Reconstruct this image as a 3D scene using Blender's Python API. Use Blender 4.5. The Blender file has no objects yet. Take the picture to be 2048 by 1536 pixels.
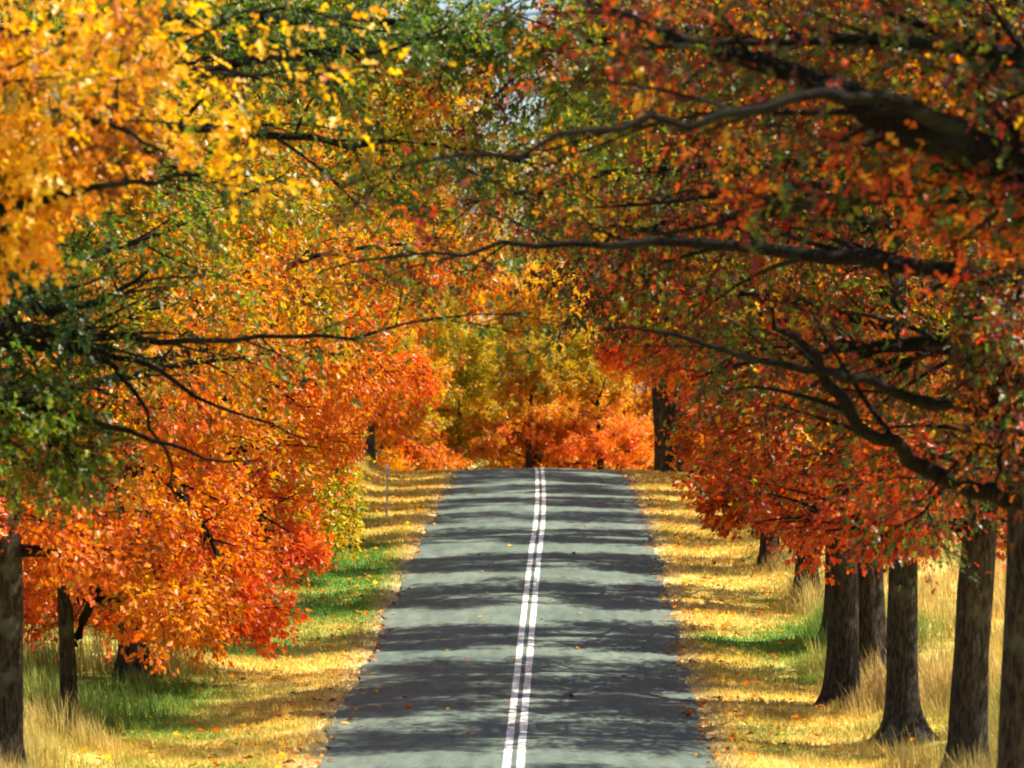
import bpy, math
import numpy as np
from mathutils import Vector

# ------------------------------------------------------------------ camera, sky, sun
S = bpy.context.scene
COL = S.collection
F = 7680.0                      # focal length in photo pixels (2048 wide)
HZ = 820.0                      # row of the horizon in the photo
cam_d = bpy.data.cameras.new('camera'); cam = bpy.data.objects.new('camera', cam_d); COL.objects.link(cam)
S.camera = cam
cam.location = (0, 0, 0); cam.rotation_euler = (math.radians(90), 0, 0)
cam_d.sensor_width = 36; cam_d.lens = 135; cam_d.shift_y = (HZ - 768) / 2048
cam_d.clip_start = 0.5; cam_d.clip_end = 6000
cam_d.dof.use_dof = True; cam_d.dof.focus_distance = 88; cam_d.dof.aperture_fstop = 2.1

SUN_ROT = (1.0, 0.09)           # horizontal direction TOWARDS the sun
SUN_EL = math.radians(55)
world = bpy.data.worlds.new('World'); S.world = world; world.use_nodes = True
wn = world.node_tree; wn.nodes.clear()
sky = wn.nodes.new('ShaderNodeTexSky'); sky.sky_type = 'NISHITA'; sky.sun_disc = False
sky.sun_elevation = SUN_EL; sky.sun_rotation = math.atan2(SUN_ROT[0], SUN_ROT[1])
bg = wn.nodes.new('ShaderNodeBackground'); bg.inputs[1].default_value = 0.075
wo = wn.nodes.new('ShaderNodeOutputWorld')
wn.links.new(sky.outputs[0], bg.inputs[0]); wn.links.new(bg.outputs[0], wo.inputs[0])
sd = bpy.data.lights.new('sun', 'SUN'); sun = bpy.data.objects.new('sun', sd); COL.objects.link(sun)
sd.energy = 5.0; sd.angle = math.radians(0.55); sd.color = (1.0, 0.885, 0.69)
sv = Vector((SUN_ROT[0], SUN_ROT[1], math.tan(SUN_EL) * math.hypot(*SUN_ROT)))
sun.rotation_euler = sv.to_track_quat('Z', 'Y').to_euler(); sun.location = (60, 40, 60)
S.view_settings.view_transform = 'Standard'; S.view_settings.look = 'None'
S.view_settings.gamma = 1; S.view_settings.use_curve_mapping = False
S.view_settings.exposure = 1.25
S.render.engine = 'CYCLES'
S.cycles.max_bounces = 4; S.cycles.diffuse_bounces = 1; S.cycles.transmission_bounces = 2
S.cycles.glossy_bounces = 2; S.cycles.sample_clamp_indirect = 6
S.cycles.pixel_filter_type = 'BLACKMAN_HARRIS'; S.cycles.filter_width = 2.0

rng = np.random.default_rng(11)

# ------------------------------------------------------------------ helpers
def tag(o, label=None, cat=None, group=None, kind=None):
    if label: o['label'] = label
    if cat: o['category'] = cat
    if group: o['group'] = group
    if kind: o['kind'] = kind
    return o

def interp_smooth(xs, ys):
    xs = np.array(xs, float); ys = np.array(ys, float)
    d = np.diff(ys) / np.diff(xs); m = np.empty_like(ys)
    m[0] = d[0]; m[-1] = d[-1]; m[1:-1] = (d[:-1] + d[1:]) / 2
    def f(x):
        x = np.asarray(x, float); xc = np.clip(x, xs[0], xs[-1])
        i = np.clip(np.searchsorted(xs, xc) - 1, 0, len(xs) - 2)
        h = xs[i + 1] - xs[i]; t = (xc - xs[i]) / h
        v = ((2*t**3 - 3*t**2 + 1) * ys[i] + (t**3 - 2*t**2 + t) * h * m[i]
             + (-2*t**3 + 3*t**2) * ys[i + 1] + (t**3 - t**2) * h * m[i + 1])
        return v
    return f

prof = interp_smooth([-200, -40, 0, 20, 38, 50, 62, 73, 88, 105, 129, 145, 153, 160, 175, 210, 260, 340, 600, 3000],
                     [2.0, .5, -1.7, -3.5, -5.0, -5.65, -5.78, -5.45, -4.79, -3.83, -2.98, -2.55, -2.43, -2.62, -3.6, -6.5, -10, -13, -14, -10])
cxf = interp_smooth([-200, 0, 40, 62, 73, 88, 98, 105, 112, 124, 135, 153, 165, 180, 200, 240, 300, 600, 3000],
                    [-1.0, -.5, -.12, .03, .17, .38, .54, .66, .78, .92, 1.0, 1.07, 1.0, .4, -2, -10, -28, -150, -1200])

def smooth(a, b, x):
    t = np.clip((x - a) / (b - a), 0, 1); return t * t * (3 - 2 * t)

def vnoise(x, y, s, seed):
    """smooth value noise of two coordinates, -1..1"""
    x = np.asarray(x, float) / s; y = np.asarray(y, float) / s
    xi = np.floor(x); yi = np.floor(y); fx = x - xi; fy = y - yi
    fx = fx*fx*(3-2*fx); fy = fy*fy*(3-2*fy)
    def h(a, b):
        v = np.sin(a * 127.1 + b * 311.7 + seed * 74.7) * 43758.5453
        return (v - np.floor(v)) * 2 - 1
    return (h(xi, yi)*(1-fx)*(1-fy) + h(xi+1, yi)*fx*(1-fy) + h(xi, yi+1)*(1-fx)*fy + h(xi+1, yi+1)*fx*fy)

HALF = 3.3
def ground(x, y):
    u = np.asarray(x, float) - cxf(y); au = np.abs(u)
    z = prof(y) + .10 * (1 - np.clip(au / HALF, 0, 1)**2)
    z = z - .10 * smooth(HALF, 5.2, au)
    bank = smooth(108, 128, y) * (1 - smooth(150, 175, y))
    z = z + (.55 + .35 * (u < 0)) * bank * smooth(5.6, 8.6, au)
    z = z + .16 * smooth(5.5, 9, au)
    z = z + smooth(4, 7, au) * (.09 * vnoise(x, y, 2.3, 3) + .18 * vnoise(x, y, 7, 4))
    return z

def green_amount(x, y):
    """where the verge grass grows green rather than dry"""
    u = np.asarray(x, float) - cxf(y)
    g = np.zeros_like(u)
    for (gu, gd, su, sd_, a) in [(5.6, 82, 1.6, 4.5, 1.2), (7.8, 85, 1.6, 5, .8), (-6.0, 87, 2.6, 4.5, 1.2), (-4.6, 98, 1.1, 10, 1.1),
                                 (-8.0, 73, 2.2, 6, .65), (-5.2, 103, 1.2, 6, .7), (10, 70, 3, 6, .6), (4.3, 66, .5, 3, .35),
                                 (-5.0, 61, 1.2, 2, .6), (9, 62, 3, 4, .35)]:
        g = g + a * np.exp(-((u - gu) / su)**2 - ((y - gd) / sd_)**2)
    g = g + .55 * vnoise(x, y, 2.2, 9) * (.45 + g) + .25 * vnoise(x, y, .6, 12) + .08 + .14 * smooth(5.0, 7.5, np.abs(u)) + .16 * smooth(4.4, 5.5, -u) * (1 - smooth(108, 120, y))
    g = g + .25 * smooth(16, 40, np.abs(u))
    return np.clip(g, 0, 1)

def new_mesh(name, verts, quads=None, tris=None, mat=None, smooth_=False, attrs=None, parent=None, link=True):
    me = bpy.data.meshes.new(name)
    verts = np.asarray(verts, np.float32).reshape(-1, 3)
    q = np.asarray(quads, np.int32).reshape(-1, 4) if quads is not None and len(quads) else np.zeros((0, 4), np.int32)
    t = np.asarray(tris, np.int32).reshape(-1, 3) if tris is not None and len(tris) else np.zeros((0, 3), np.int32)
    me.vertices.add(len(verts)); me.vertices.foreach_set('co', verts.ravel())
    loops = np.concatenate([q.ravel(), t.ravel()])
    me.loops.add(len(loops)); me.loops.foreach_set('vertex_index', loops)
    np_ = len(q) + len(t); me.polygons.add(np_)
    ls = np.concatenate([np.arange(len(q)) * 4, len(q) * 4 + np.arange(len(t)) * 3]).astype(np.int32)
    me.polygons.foreach_set('loop_start', ls)
    me.polygons.foreach_set('use_smooth', np.full(np_, smooth_, bool))
    for k, (typ, arr) in (attrs or {}).items():
        if typ == 'F':
            a = me.attributes.new(k, 'FLOAT', 'POINT'); a.data.foreach_set('value', np.asarray(arr, np.float32).ravel())
        else:
            a = me.attributes.new(k, 'FLOAT_COLOR', 'POINT')
            c = np.ones((len(verts), 4), np.float32); c[:, :3] = arr; a.data.foreach_set('color', c.ravel())
    me.update(calc_edges=True)
    if mat: me.materials.append(mat)
    o = bpy.data.objects.new(name, me)
    if link: COL.objects.link(o)
    if parent: o.parent = parent
    return o

def tubes(P, R, sides):
    """P (n,k,3) polylines, R (n,k) radii -> verts, quads"""
    P = np.asarray(P, float); R = np.asarray(R, float)
    n, k, _ = P.shape
    T = np.gradient(P, axis=1); T /= np.linalg.norm(T, axis=2, keepdims=True) + 1e-9
    ref = np.where(np.abs(T[:, :, 2:3]) > .92, np.array([1., 0, 0]), np.array([0, 0, 1.]))
    A = np.cross(T, ref); A /= np.linalg.norm(A, axis=2, keepdims=True) + 1e-9
    B = np.cross(T, A)
    an = np.arange(sides) * 2 * np.pi / sides
    V = P[:, :, None, :] + R[:, :, None, None] * (A[:, :, None, :] * np.cos(an)[None, None, :, None] + B[:, :, None, :] * np.sin(an)[None, None, :, None])
    idx = np.arange(n * k * sides).reshape(n, k, sides)
    a = idx[:, :-1, :]; b = idx[:, 1:, :]
    Q = np.stack([a, np.roll(a, -1, 2), np.roll(b, -1, 2), b], -1).reshape(-1, 4)
    return V.reshape(-1, 3), Q

class Acc:
    def __init__(s): s.v = []; s.q = []; s.n = 0
    def add(s, vq):
        v, q = vq
        if len(v): s.v.append(v); s.q.append(q + s.n); s.n += len(v)
    def tube(s, P, R, sides): s.add(tubes(np.asarray(P)[None], np.asarray(R)[None], sides))
    def get(s): return np.concatenate(s.v), np.concatenate(s.q)

# ------------------------------------------------------------------ materials
def node_mat(name):
    m = bpy.data.materials.new(name); m.use_nodes = True; m.node_tree.nodes.clear()
    return m, m.node_tree.nodes, m.node_tree.links

def ramp(N, stops):
    r = N.new('ShaderNodeValToRGB'); cr = r.color_ramp
    while len(cr.elements) < len(stops): cr.elements.new(.5)
    for e, (p, c) in zip(cr.elements, stops): e.position = p; e.color = (*c, 1)
    return r

GOLD = (.92, .47, .012); YEL = (.90, .58, .02); ORA = (.90, .29, .008); RORA = (.84, .15, .007); RED = (.68, .05, .01)
MAR = (.22, .015, .012); BRN = (.17, .055, .015); GRN = (.10, .20, .02); DGRN = (.028, .075, .016); YGRN = (.36, .42, .02); OLV = (.13, .13, .018); SHADE_OLV = (.055, .062, .012)  # last one: olive darkened to stand in for deep canopy shade

def leaf_mat(name, low, high, h0=.55, h1=.8, top=None, t0=.5, t1=.6):
    m, N, L = node_mat(name)
    at = N.new('ShaderNodeAttribute'); at.attribute_name = 'tone'
    ah = N.new('ShaderNodeAttribute'); ah.attribute_name = 'hgt'
    n1 = len(low); n2 = len(high)
    r1 = ramp(N, [(i / (n1 - 1), c) for i, c in enumerate(low)]); r2 = ramp(N, [(i / (n2 - 1), c) for i, c in enumerate(high)])
    L.new(at.outputs['Fac'], r1.inputs[0]); L.new(at.outputs['Fac'], r2.inputs[0])
    mr = N.new('ShaderNodeMapRange'); mr.inputs[1].default_value = h0; mr.inputs[2].default_value = h1
    L.new(ah.outputs['Fac'], mr.inputs[0])
    mx = N.new('ShaderNodeMix'); mx.data_type = 'RGBA'
    L.new(mr.outputs[0], mx.inputs[0]); L.new(r1.outputs[0], mx.inputs[6]); L.new(r2.outputs[0], mx.inputs[7])
    if top:
        r3 = ramp(N, [(i / (len(top) - 1), c) for i, c in enumerate(top)]); L.new(at.outputs['Fac'], r3.inputs[0])
        mr3 = N.new('ShaderNodeMapRange'); mr3.inputs[1].default_value = t0; mr3.inputs[2].default_value = t1
        L.new(ah.outputs['Fac'], mr3.inputs[0]); m3 = N.new('ShaderNodeMix'); m3.data_type = 'RGBA'
        L.new(mr3.outputs[0], m3.inputs[0]); L.new(mx.outputs[2], m3.inputs[6]); L.new(r3.outputs[0], m3.inputs[7]); mx = m3
    di = N.new('ShaderNodeBsdfDiffuse'); tr = N.new('ShaderNodeBsdfTranslucent'); gl = N.new('ShaderNodeBsdfGlossy')
    gl.inputs['Roughness'].default_value = .45; gl.inputs['Color'].default_value = (.9, .9, .9, 1)
    hs = N.new('ShaderNodeHueSaturation'); hs.inputs['Saturation'].default_value = 1.05; hs.inputs['Value'].default_value = 1.05
    L.new(mx.outputs[2], hs.inputs['Color']); L.new(mx.outputs[2], di.inputs[0]); L.new(hs.outputs[0], tr.inputs[0])
    m1 = N.new('ShaderNodeMixShader'); m1.inputs[0].default_value = .58
    L.new(di.outputs[0], m1.inputs[1]); L.new(tr.outputs[0], m1.inputs[2])
    m2 = N.new('ShaderNodeMixShader'); m2.inputs[0].default_value = .035
    L.new(m1.outputs[0], m2.inputs[1]); L.new(gl.outputs[0], m2.inputs[2])
    o = N.new('ShaderNodeOutputMaterial'); L.new(m2.outputs[0], o.inputs[0])
    return m

PAL = {
    'gold':   leaf_mat('gold_leaf', [BRN, ORA, GOLD, YEL, GOLD, YEL, OLV], [GRN, BRN, GOLD, YEL, GOLD, YEL, OLV]),
    'orange': leaf_mat('orange_leaf', [RED, RORA, ORA, ORA, GOLD, YEL], [YGRN, GRN, GRN, YGRN, GRN, YGRN, GOLD, ORA], .40, .52),
    'redor':  leaf_mat('red_orange_leaf', [RED, RORA, RORA, ORA, RORA, GOLD], [DGRN, GRN, YGRN, GRN, YGRN, OLV, GOLD, RORA], .40, .54),
    'red':    leaf_mat('red_leaf', [MAR, RED, RED, RORA, RORA, ORA], [MAR, BRN, RORA, OLV, GRN, YGRN, GOLD], .40, .62),
    'green':  leaf_mat('green_leaf', [DGRN, GRN, GRN, YGRN, YGRN, ORA], [DGRN, GRN, GRN, YGRN, GOLD]),
    'dark':   leaf_mat('shade_dark_mixed_leaf', [RORA, RED, MAR, SHADE_OLV, DGRN, GRN, SHADE_OLV, MAR, DGRN, MAR, OLV, ORA], [GOLD, RORA, MAR, MAR, DGRN, SHADE_OLV, YGRN, DGRN, MAR, SHADE_OLV, RED, RORA, YEL], .45, .58),  # near-black canopy shade and backlit specks are put into these leaf colours
    'ygreen': leaf_mat('yellow_green_leaf', [ORA, YGRN, YGRN, YEL, YEL, GRN], [GOLD, YEL, YGRN, YEL, ORA]),
    'yellow': leaf_mat('yellow_leaf', [ORA, GOLD, YEL, YGRN, GOLD], [YGRN, YEL, YGRN, GOLD, YEL], .45, .6),
    'rshade':  leaf_mat('red_below_shaded_above_leaf', [MAR, RED, RORA, RED, RORA, ORA], [GOLD, YEL, MAR, RED, OLV, YGRN, DGRN, SHADE_OLV, MAR, SHADE_OLV, YGRN, RORA], .26, .38),  # upper zone: crown shade and bright backlit specks painted as leaf colour
    'lmix':   leaf_mat('orange_over_red_leaf', [RED, RORA, RORA, ORA, ORA], [RORA, RORA, ORA, ORA, GOLD, GOLD, YEL], .20, .38, [ORA, GOLD, GRN, YGRN, GRN, YEL, ORA, ORA], .54, .66),
    'shade_green': leaf_mat('shaded_green_leaf', [DGRN, DGRN, OLV, DGRN, GRN, GRN, YGRN, BRN], [GRN, DGRN, GRN, YGRN, GRN, YGRN, YEL, ORA]),  # lower zone: the clump's shadow is put into a darker green
    'glow':   leaf_mat('bright_orange_leaf', [RORA, ORA, ORA, GOLD, YEL], [ORA, GOLD, YEL, GOLD, YEL]),
    'far':    leaf_mat('far_red_orange_leaf', [RORA, RORA, ORA, ORA, GOLD], [ORA, GRN, GOLD, YGRN, YEL]),
}

def bark_mat(name, dark, light, scale=1.0):
    m, N, L = node_mat(name)
    tc = N.new('ShaderNodeTexCoord'); mp = N.new('ShaderNodeMapping'); mp.inputs['Scale'].default_value = (9*scale, 9*scale, 2.2*scale)
    L.new(tc.outputs['Object'], mp.inputs[0])
    n1 = N.new('ShaderNodeTexNoise'); n1.inputs['Scale'].default_value = 2.2; n1.inputs['Detail'].default_value = 8; n1.inputs['Roughness'].default_value = .65
    L.new(mp.outputs[0], n1.inputs['Vector'])
    n2 = N.new('ShaderNodeTexNoise'); n2.inputs['Scale'].default_value = 1.3; n2.inputs['Detail'].default_value = 4
    L.new(tc.outputs['Object'], n2.inputs['Vector'])
    r = ramp(N, [(.40, dark), (.60, light)]); L.new(n1.outputs[0], r.inputs[0])
    r2 = ramp(N, [(.54, (0, 0, 0)), (.64, (1, 1, 1))]); L.new(n2.outputs[0], r2.inputs[0])
    mx = N.new('ShaderNodeMix'); mx.data_type = 'RGBA'; L.new(r2.outputs[0], mx.inputs[0]); L.new(r.outputs[0], mx.inputs[6])
    mx.inputs[7].default_value = (light[0]*1.35, light[1]*1.7, light[2]*1.55, 1)
    bp = N.new('ShaderNodeBump'); bp.inputs['Strength'].default_value = 1; bp.inputs['Distance'].default_value = .06
    L.new(n1.outputs[0], bp.inputs['Height'])
    b = N.new('ShaderNodeBsdfPrincipled'); b.inputs['Roughness'].default_value = .7; b.inputs['Specular IOR Level'].default_value = .1
    L.new(mx.outputs[2], b.inputs['Base Color']); L.new(bp.outputs[0], b.inputs['Normal'])
    o = N.new('ShaderNodeOutputMaterial'); L.new(b.outputs[0], o.inputs[0])
    return m
BARK = bark_mat('oak_bark', (.016, .012, .009), (.072, .060, .046))
LIMB = bark_mat('shaded_limb_bark', (.005, .004, .003), (.019, .016, .013), 1.6)  # near black: shade on the backlit limbs is put into the bark colour

def ground_mat():
    m, N, L = node_mat('verge_ground')
    at = N.new('ShaderNodeAttribute'); at.attribute_name = 'gcol'
    tc = N.new('ShaderNodeTexCoord')
    n1 = N.new('ShaderNodeTexNoise'); n1.inputs['Scale'].default_value = 9; n1.inputs['Detail'].default_value = 8; n1.inputs['Roughness'].default_value = .7
    L.new(tc.outputs['Object'], n1.inputs['Vector'])
    r = ramp(N, [(.3, (.45, .42, .38)), (.68, (1.3, 1.25, 1.2))]); L.new(n1.outputs[0], r.inputs[0])
    mx = N.new('ShaderNodeMix'); mx.data_type = 'RGBA'; mx.blend_type = 'MULTIPLY'; mx.inputs[0].default_value = 1
    L.new(at.outputs['Color'], mx.inputs[6]); L.new(r.outputs[0], mx.inputs[7])
    n2 = N.new('ShaderNodeTexNoise'); n2.inputs['Scale'].default_value = 28; n2.inputs['Detail'].default_value = 3
    L.new(tc.outputs['Object'], n2.inputs['Vector'])
    r3 = ramp(N, [(.68, (0, 0, 0)), (.74, (.4, .4, .4))]); L.new(n2.outputs[0], r3.inputs[0])
    m3 = N.new('ShaderNodeMix'); m3.data_type = 'RGBA'; L.new(r3.outputs[0], m3.inputs[0]); L.new(mx.outputs[2], m3.inputs[6])
    m3.inputs[7].default_value = (.5, .17, .03, 1)
    bp = N.new('ShaderNodeBump'); bp.inputs['Strength'].default_value = 1; bp.inputs['Distance'].default_value = .05
    L.new(n1.outputs[0], bp.inputs['Height'])
    b = N.new('ShaderNodeBsdfPrincipled'); b.inputs['Roughness'].default_value = .95
    L.new(m3.outputs[2], b.inputs['Base Color']); L.new(bp.outputs[0], b.inputs['Normal'])
    o = N.new('ShaderNodeOutputMaterial'); L.new(b.outputs[0], o.inputs[0])
    return m

def road_mat():
    m, N, L = node_mat('old_asphalt')
    tc = N.new('ShaderNodeTexCoord')
    def noise(scale, sc=(1, 1, 1), det=6, ro=.6):
        mp = N.new('ShaderNodeMapping'); mp.inputs['Scale'].default_value = sc; L.new(tc.outputs['Object'], mp.inputs[0])
        n = N.new('ShaderNodeTexNoise'); n.inputs['Scale'].default_value = scale; n.inputs['Detail'].default_value = det; n.inputs['Roughness'].default_value = ro
        L.new(mp.outputs[0], n.inputs['Vector']); return n
    a = noise(.9, (1, .25, 1)); b_ = noise(16, det=5, ro=.85); c = noise(3.5, (1, .15, 1), 5)
    r1 = ramp(N, [(.3, (.078, .122, .112)), (.7, (.132, .174, .152))]); L.new(a.outputs[0], r1.inputs[0])
    r2 = ramp(N, [(.34, (.45, .45, .45)), (.66, (1.5, 1.5, 1.48))]); L.new(b_.outputs[0], r2.inputs[0])
    r3 = ramp(N, [(.36, (.74, .76, .78)), (.64, (1.16, 1.14, 1.08))]); L.new(c.outputs[0], r3.inputs[0])
    m1 = N.new('ShaderNodeMix'); m1.data_type = 'RGBA'; m1.blend_type = 'MULTIPLY'; m1.inputs[0].default_value = 1
    L.new(r1.outputs[0], m1.inputs[6]); L.new(r2.outputs[0], m1.inputs[7])
    m2 = N.new('ShaderNodeMix'); m2.data_type = 'RGBA'; m2.blend_type = 'MULTIPLY'; m2.inputs[0].default_value = 1
    L.new(m1.outputs[2], m2.inputs[6]); L.new(r3.outputs[0], m2.inputs[7])
    ta = N.new('ShaderNodeAttribute'); ta.attribute_name = 'track'
    m4 = N.new('ShaderNodeMix'); m4.data_type = 'RGBA'; m4.blend_type = 'MULTIPLY'; L.new(ta.outputs['Fac'], m4.inputs[0]); L.new(m2.outputs[2], m4.inputs[6]); m4.inputs[7].default_value = (.84, .84, .86, 1)
    wv = N.new('ShaderNodeTexVoronoi'); wv.feature = 'DISTANCE_TO_EDGE'; wv.inputs['Scale'].default_value = .55
    nz = N.new('ShaderNodeTexNoise'); nz.inputs['Scale'].default_value = 2.5; nz.inputs['Detail'].default_value = 4
    va = N.new('ShaderNodeVectorMath'); L.new(tc.outputs['Object'], va.inputs[0]); L.new(nz.outputs['Color'], va.inputs[1]); L.new(tc.outputs['Object'], nz.inputs['Vector']); L.new(va.outputs[0], wv.inputs['Vector'])
    r5 = ramp(N, [(.004, (.45, .45, .45)), (.012, (1, 1, 1))]); L.new(wv.outputs['Distance'], r5.inputs[0])
    m5 = N.new('ShaderNodeMix'); m5.data_type = 'RGBA'; m5.blend_type = 'MULTIPLY'; m5.inputs[0].default_value = .7; L.new(m4.outputs[2], m5.inputs[6]); L.new(r5.outputs[0], m5.inputs[7])
    m2 = m5
    bp = N.new('ShaderNodeBump'); bp.inputs['Strength'].default_value = .5; bp.inputs['Distance'].default_value = .01
    L.new(b_.outputs[0], bp.inputs['Height'])
    b = N.new('ShaderNodeBsdfPrincipled'); b.inputs['Roughness'].default_value = .8
    L.new(m2.outputs[2], b.inputs['Base Color']); L.new(bp.outputs[0], b.inputs['Normal'])
    o = N.new('ShaderNodeOutputMaterial'); L.new(b.outputs[0], o.inputs[0])
    return m

def paint_mat():
    m, N, L = node_mat('worn_white_paint')
    tc = N.new('ShaderNodeTexCoord')
    n = N.new('ShaderNodeTexNoise'); n.inputs['Scale'].default_value = 11; n.inputs['Detail'].default_value = 8
    L.new(tc.outputs['Object'], n.inputs['Vector'])
    r = ramp(N, [(.38, (.34, .35, .34)), (.47, (.76, .77, .78)), (.8, (.86, .86, .85))]); L.new(n.outputs[0], r.inputs[0])
    b = N.new('ShaderNodeBsdfPrincipled'); b.inputs['Roughness'].default_value = .6; L.new(r.outputs[0], b.inputs['Base Color'])
    o = N.new('ShaderNodeOutputMaterial'); L.new(b.outputs[0], o.inputs[0])
    return m

def attr_mat(name, attr, trans=.35, rough=.8):
    m, N, L = node_mat(name)
    at = N.new('ShaderNodeAttribute'); at.attribute_name = attr
    di = N.new('ShaderNodeBsdfDiffuse'); tr = N.new('ShaderNodeBsdfTranslucent')
    L.new(at.outputs['Color'], di.inputs[0]); L.new(at.outputs['Color'], tr.inputs[0])
    m1 = N.new('ShaderNodeMixShader'); m1.inputs[0].default_value = trans
    L.new(di.outputs[0], m1.inputs[1]); L.new(tr.outputs[0], m1.inputs[2])
    o = N.new('ShaderNodeOutputMaterial'); L.new(m1.outputs[0], o.inputs[0])
    return m

def plain_mat(name, col, rough=.6, metal=0.0, var=.15, sc=20):
    m, N, L = node_mat(name)
    tc = N.new('ShaderNodeTexCoord'); n = N.new('ShaderNodeTexNoise'); n.inputs['Scale'].default_value = sc; n.inputs['Detail'].default_value = 5
    L.new(tc.outputs['Object'], n.inputs['Vector'])
    r = ramp(N, [(.3, tuple(c * (1 - var) for c in col)), (.7, tuple(min(1, c * (1 + var)) for c in col))]); L.new(n.outputs[0], r.inputs[0])
    b = N.new('ShaderNodeBsdfPrincipled'); b.inputs['Roughness'].default_value = rough; b.inputs['Metallic'].default_value = metal
    L.new(r.outputs[0], b.inputs['Base Color'])
    o = N.new('ShaderNodeOutputMaterial'); L.new(b.outputs[0], o.inputs[0])
    return m

# ------------------------------------------------------------------ ground, road, markings
TAN = np.array([.78, .54, .12]); STRAW = np.array([.84, .62, .20]); GREEN = np.array([.24, .36, .05]); LUSH = np.array([.10, .28, .06]); DIRT = np.array([.40, .34, .24])
def ground_colour(x, y):
    g = green_amount(x, y)[..., None]
    n = (.5 + .5 * vnoise(x, y, 1.1, 31))[..., None]
    dry = TAN * (1 - n) + STRAW * n
    dry = dry * (1 + .14 * vnoise(x, y, .7, 5))[..., None]
    gr = GREEN * (1 - .5 * np.clip(g, 0, 1)) + LUSH * .5 * np.clip(g, 0, 1)
    c = dry * (1 - g) + gr * g
    u = np.abs(np.asarray(x, float) - cxf(y))
    e = np.clip(1 - (u - HALF) / .55, 0, 1)[..., None] * .6
    return c * (1 - e) + DIRT * 1.3 * e

def grid_lines(lo, hi, fine_lo, fine_hi, step, growth=1.25):
    g = list(np.arange(fine_lo, fine_hi + 1e-6, step)); s = step
    a = g[0]
    while a > lo: s *= growth; a -= s; g.insert(0, max(a, lo))
    s = step; a = g[-1]
    while a < hi: s *= growth; a += s; g.append(min(a, hi))
    return np.array(g)
ul = grid_lines(-1800, 1800, -14, 14, .25)
yl = grid_lines(-300, 3000, 30, 175, .4)
U, Y = np.meshgrid(ul, yl)
X = U + cxf(Y)
Z = ground(X, Y) - .06 * (1 - smooth(HALF - .15, HALF + .1, np.abs(U)))
nx, ny = len(ul), len(yl)
idx = np.arange(nx * ny).reshape(ny, nx)
Q = np.stack([idx[:-1, :-1], idx[:-1, 1:], idx[1:, 1:], idx[1:, :-1]], -1).reshape(-1, 4)
g_ = new_mesh('ground', np.stack([X, Y, Z], -1), Q, mat=ground_mat(), smooth_=True, attrs={'gcol': ('C', ground_colour(X, Y).reshape(-1, 3))})
tag(g_, kind='structure')

yr = np.concatenate([np.arange(-60, 30, 1.0), np.arange(30, 175, .25), np.arange(175, 400, 1.5)])
ur = np.concatenate([[-HALF], np.linspace(-3.1, 3.1, 21), [HALF]])
U, Y = np.meshgrid(ur, yr)
edge = 1 + (np.abs(U) > 3.2) * (.035 * vnoise(Y, U * 3, .8, 21) + .045 * vnoise(Y, U * 3, 3.1, 22))
U = U * edge
X = U + cxf(Y); Z = ground(X, Y) + .012
idx = np.arange(X.size).reshape(X.shape)
Q = np.stack([idx[:-1, :-1], idx[:-1, 1:], idx[1:, 1:], idx[1:, :-1]], -1).reshape(-1, 4)
tag(new_mesh('road', np.stack([X, Y, Z], -1), Q, mat=road_mat(), smooth_=True, attrs={'track': ('F', (np.exp(-((np.abs(U) - .95) / .28)**2) + np.exp(-((np.abs(U) - 2.35) / .3)**2)) * (.75 + .25 * vnoise(Y, U, 6, 13)))}), kind='structure')
PAINT = paint_mat()
V = []; QQ = []; n0 = 0
for s in (-1, 1):
    U, Y = np.meshgrid(np.array([s*.045, s*.175]), yr)
    U = U + .006 * vnoise(Y, U * 9, .5, 8)
    X = U + cxf(Y); Z = ground(X, Y) + .018
    idx = np.arange(X.size).reshape(X.shape) + n0
    V.append(np.stack([X, Y, Z], -1).reshape(-1, 3)); q = np.stack([idx[:-1, :-1], idx[:-1, 1:], idx[1:, 1:], idx[1:, :-1]], -1).reshape(-1, 4)
    QQ.append(q if s > 0 else q[:, ::-1]); n0 += X.size
tag(new_mesh('road_markings', np.concatenate(V), np.concatenate(QQ), mat=PAINT), kind='structure')

# ------------------------------------------------------------------ tree generator
def bez(p0, p1, p2, k):
    t = np.linspace(0, 1, k)[:, None]
    return (1-t)**2 * p0 + 2*t*(1-t) * p1 + t**2 * p2

def limb_path(base, az, el, length, droop, r, k=12):
    d0 = np.array([math.cos(az) * math.cos(el), math.sin(az) * math.cos(el), math.sin(el)])
    pts = [np.array(base, float)]; d = d0.copy()
    wob = r.normal(0, .22, 3)
    for i in range(k - 1):
        d = d + np.array([0, 0, -droop / (k - 1)]) + r.normal(0, .085, 3) + wob * .04
        d /= np.linalg.norm(d); pts.append(pts[-1] + d * length / (k - 1))
    return np.array(pts)

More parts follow.
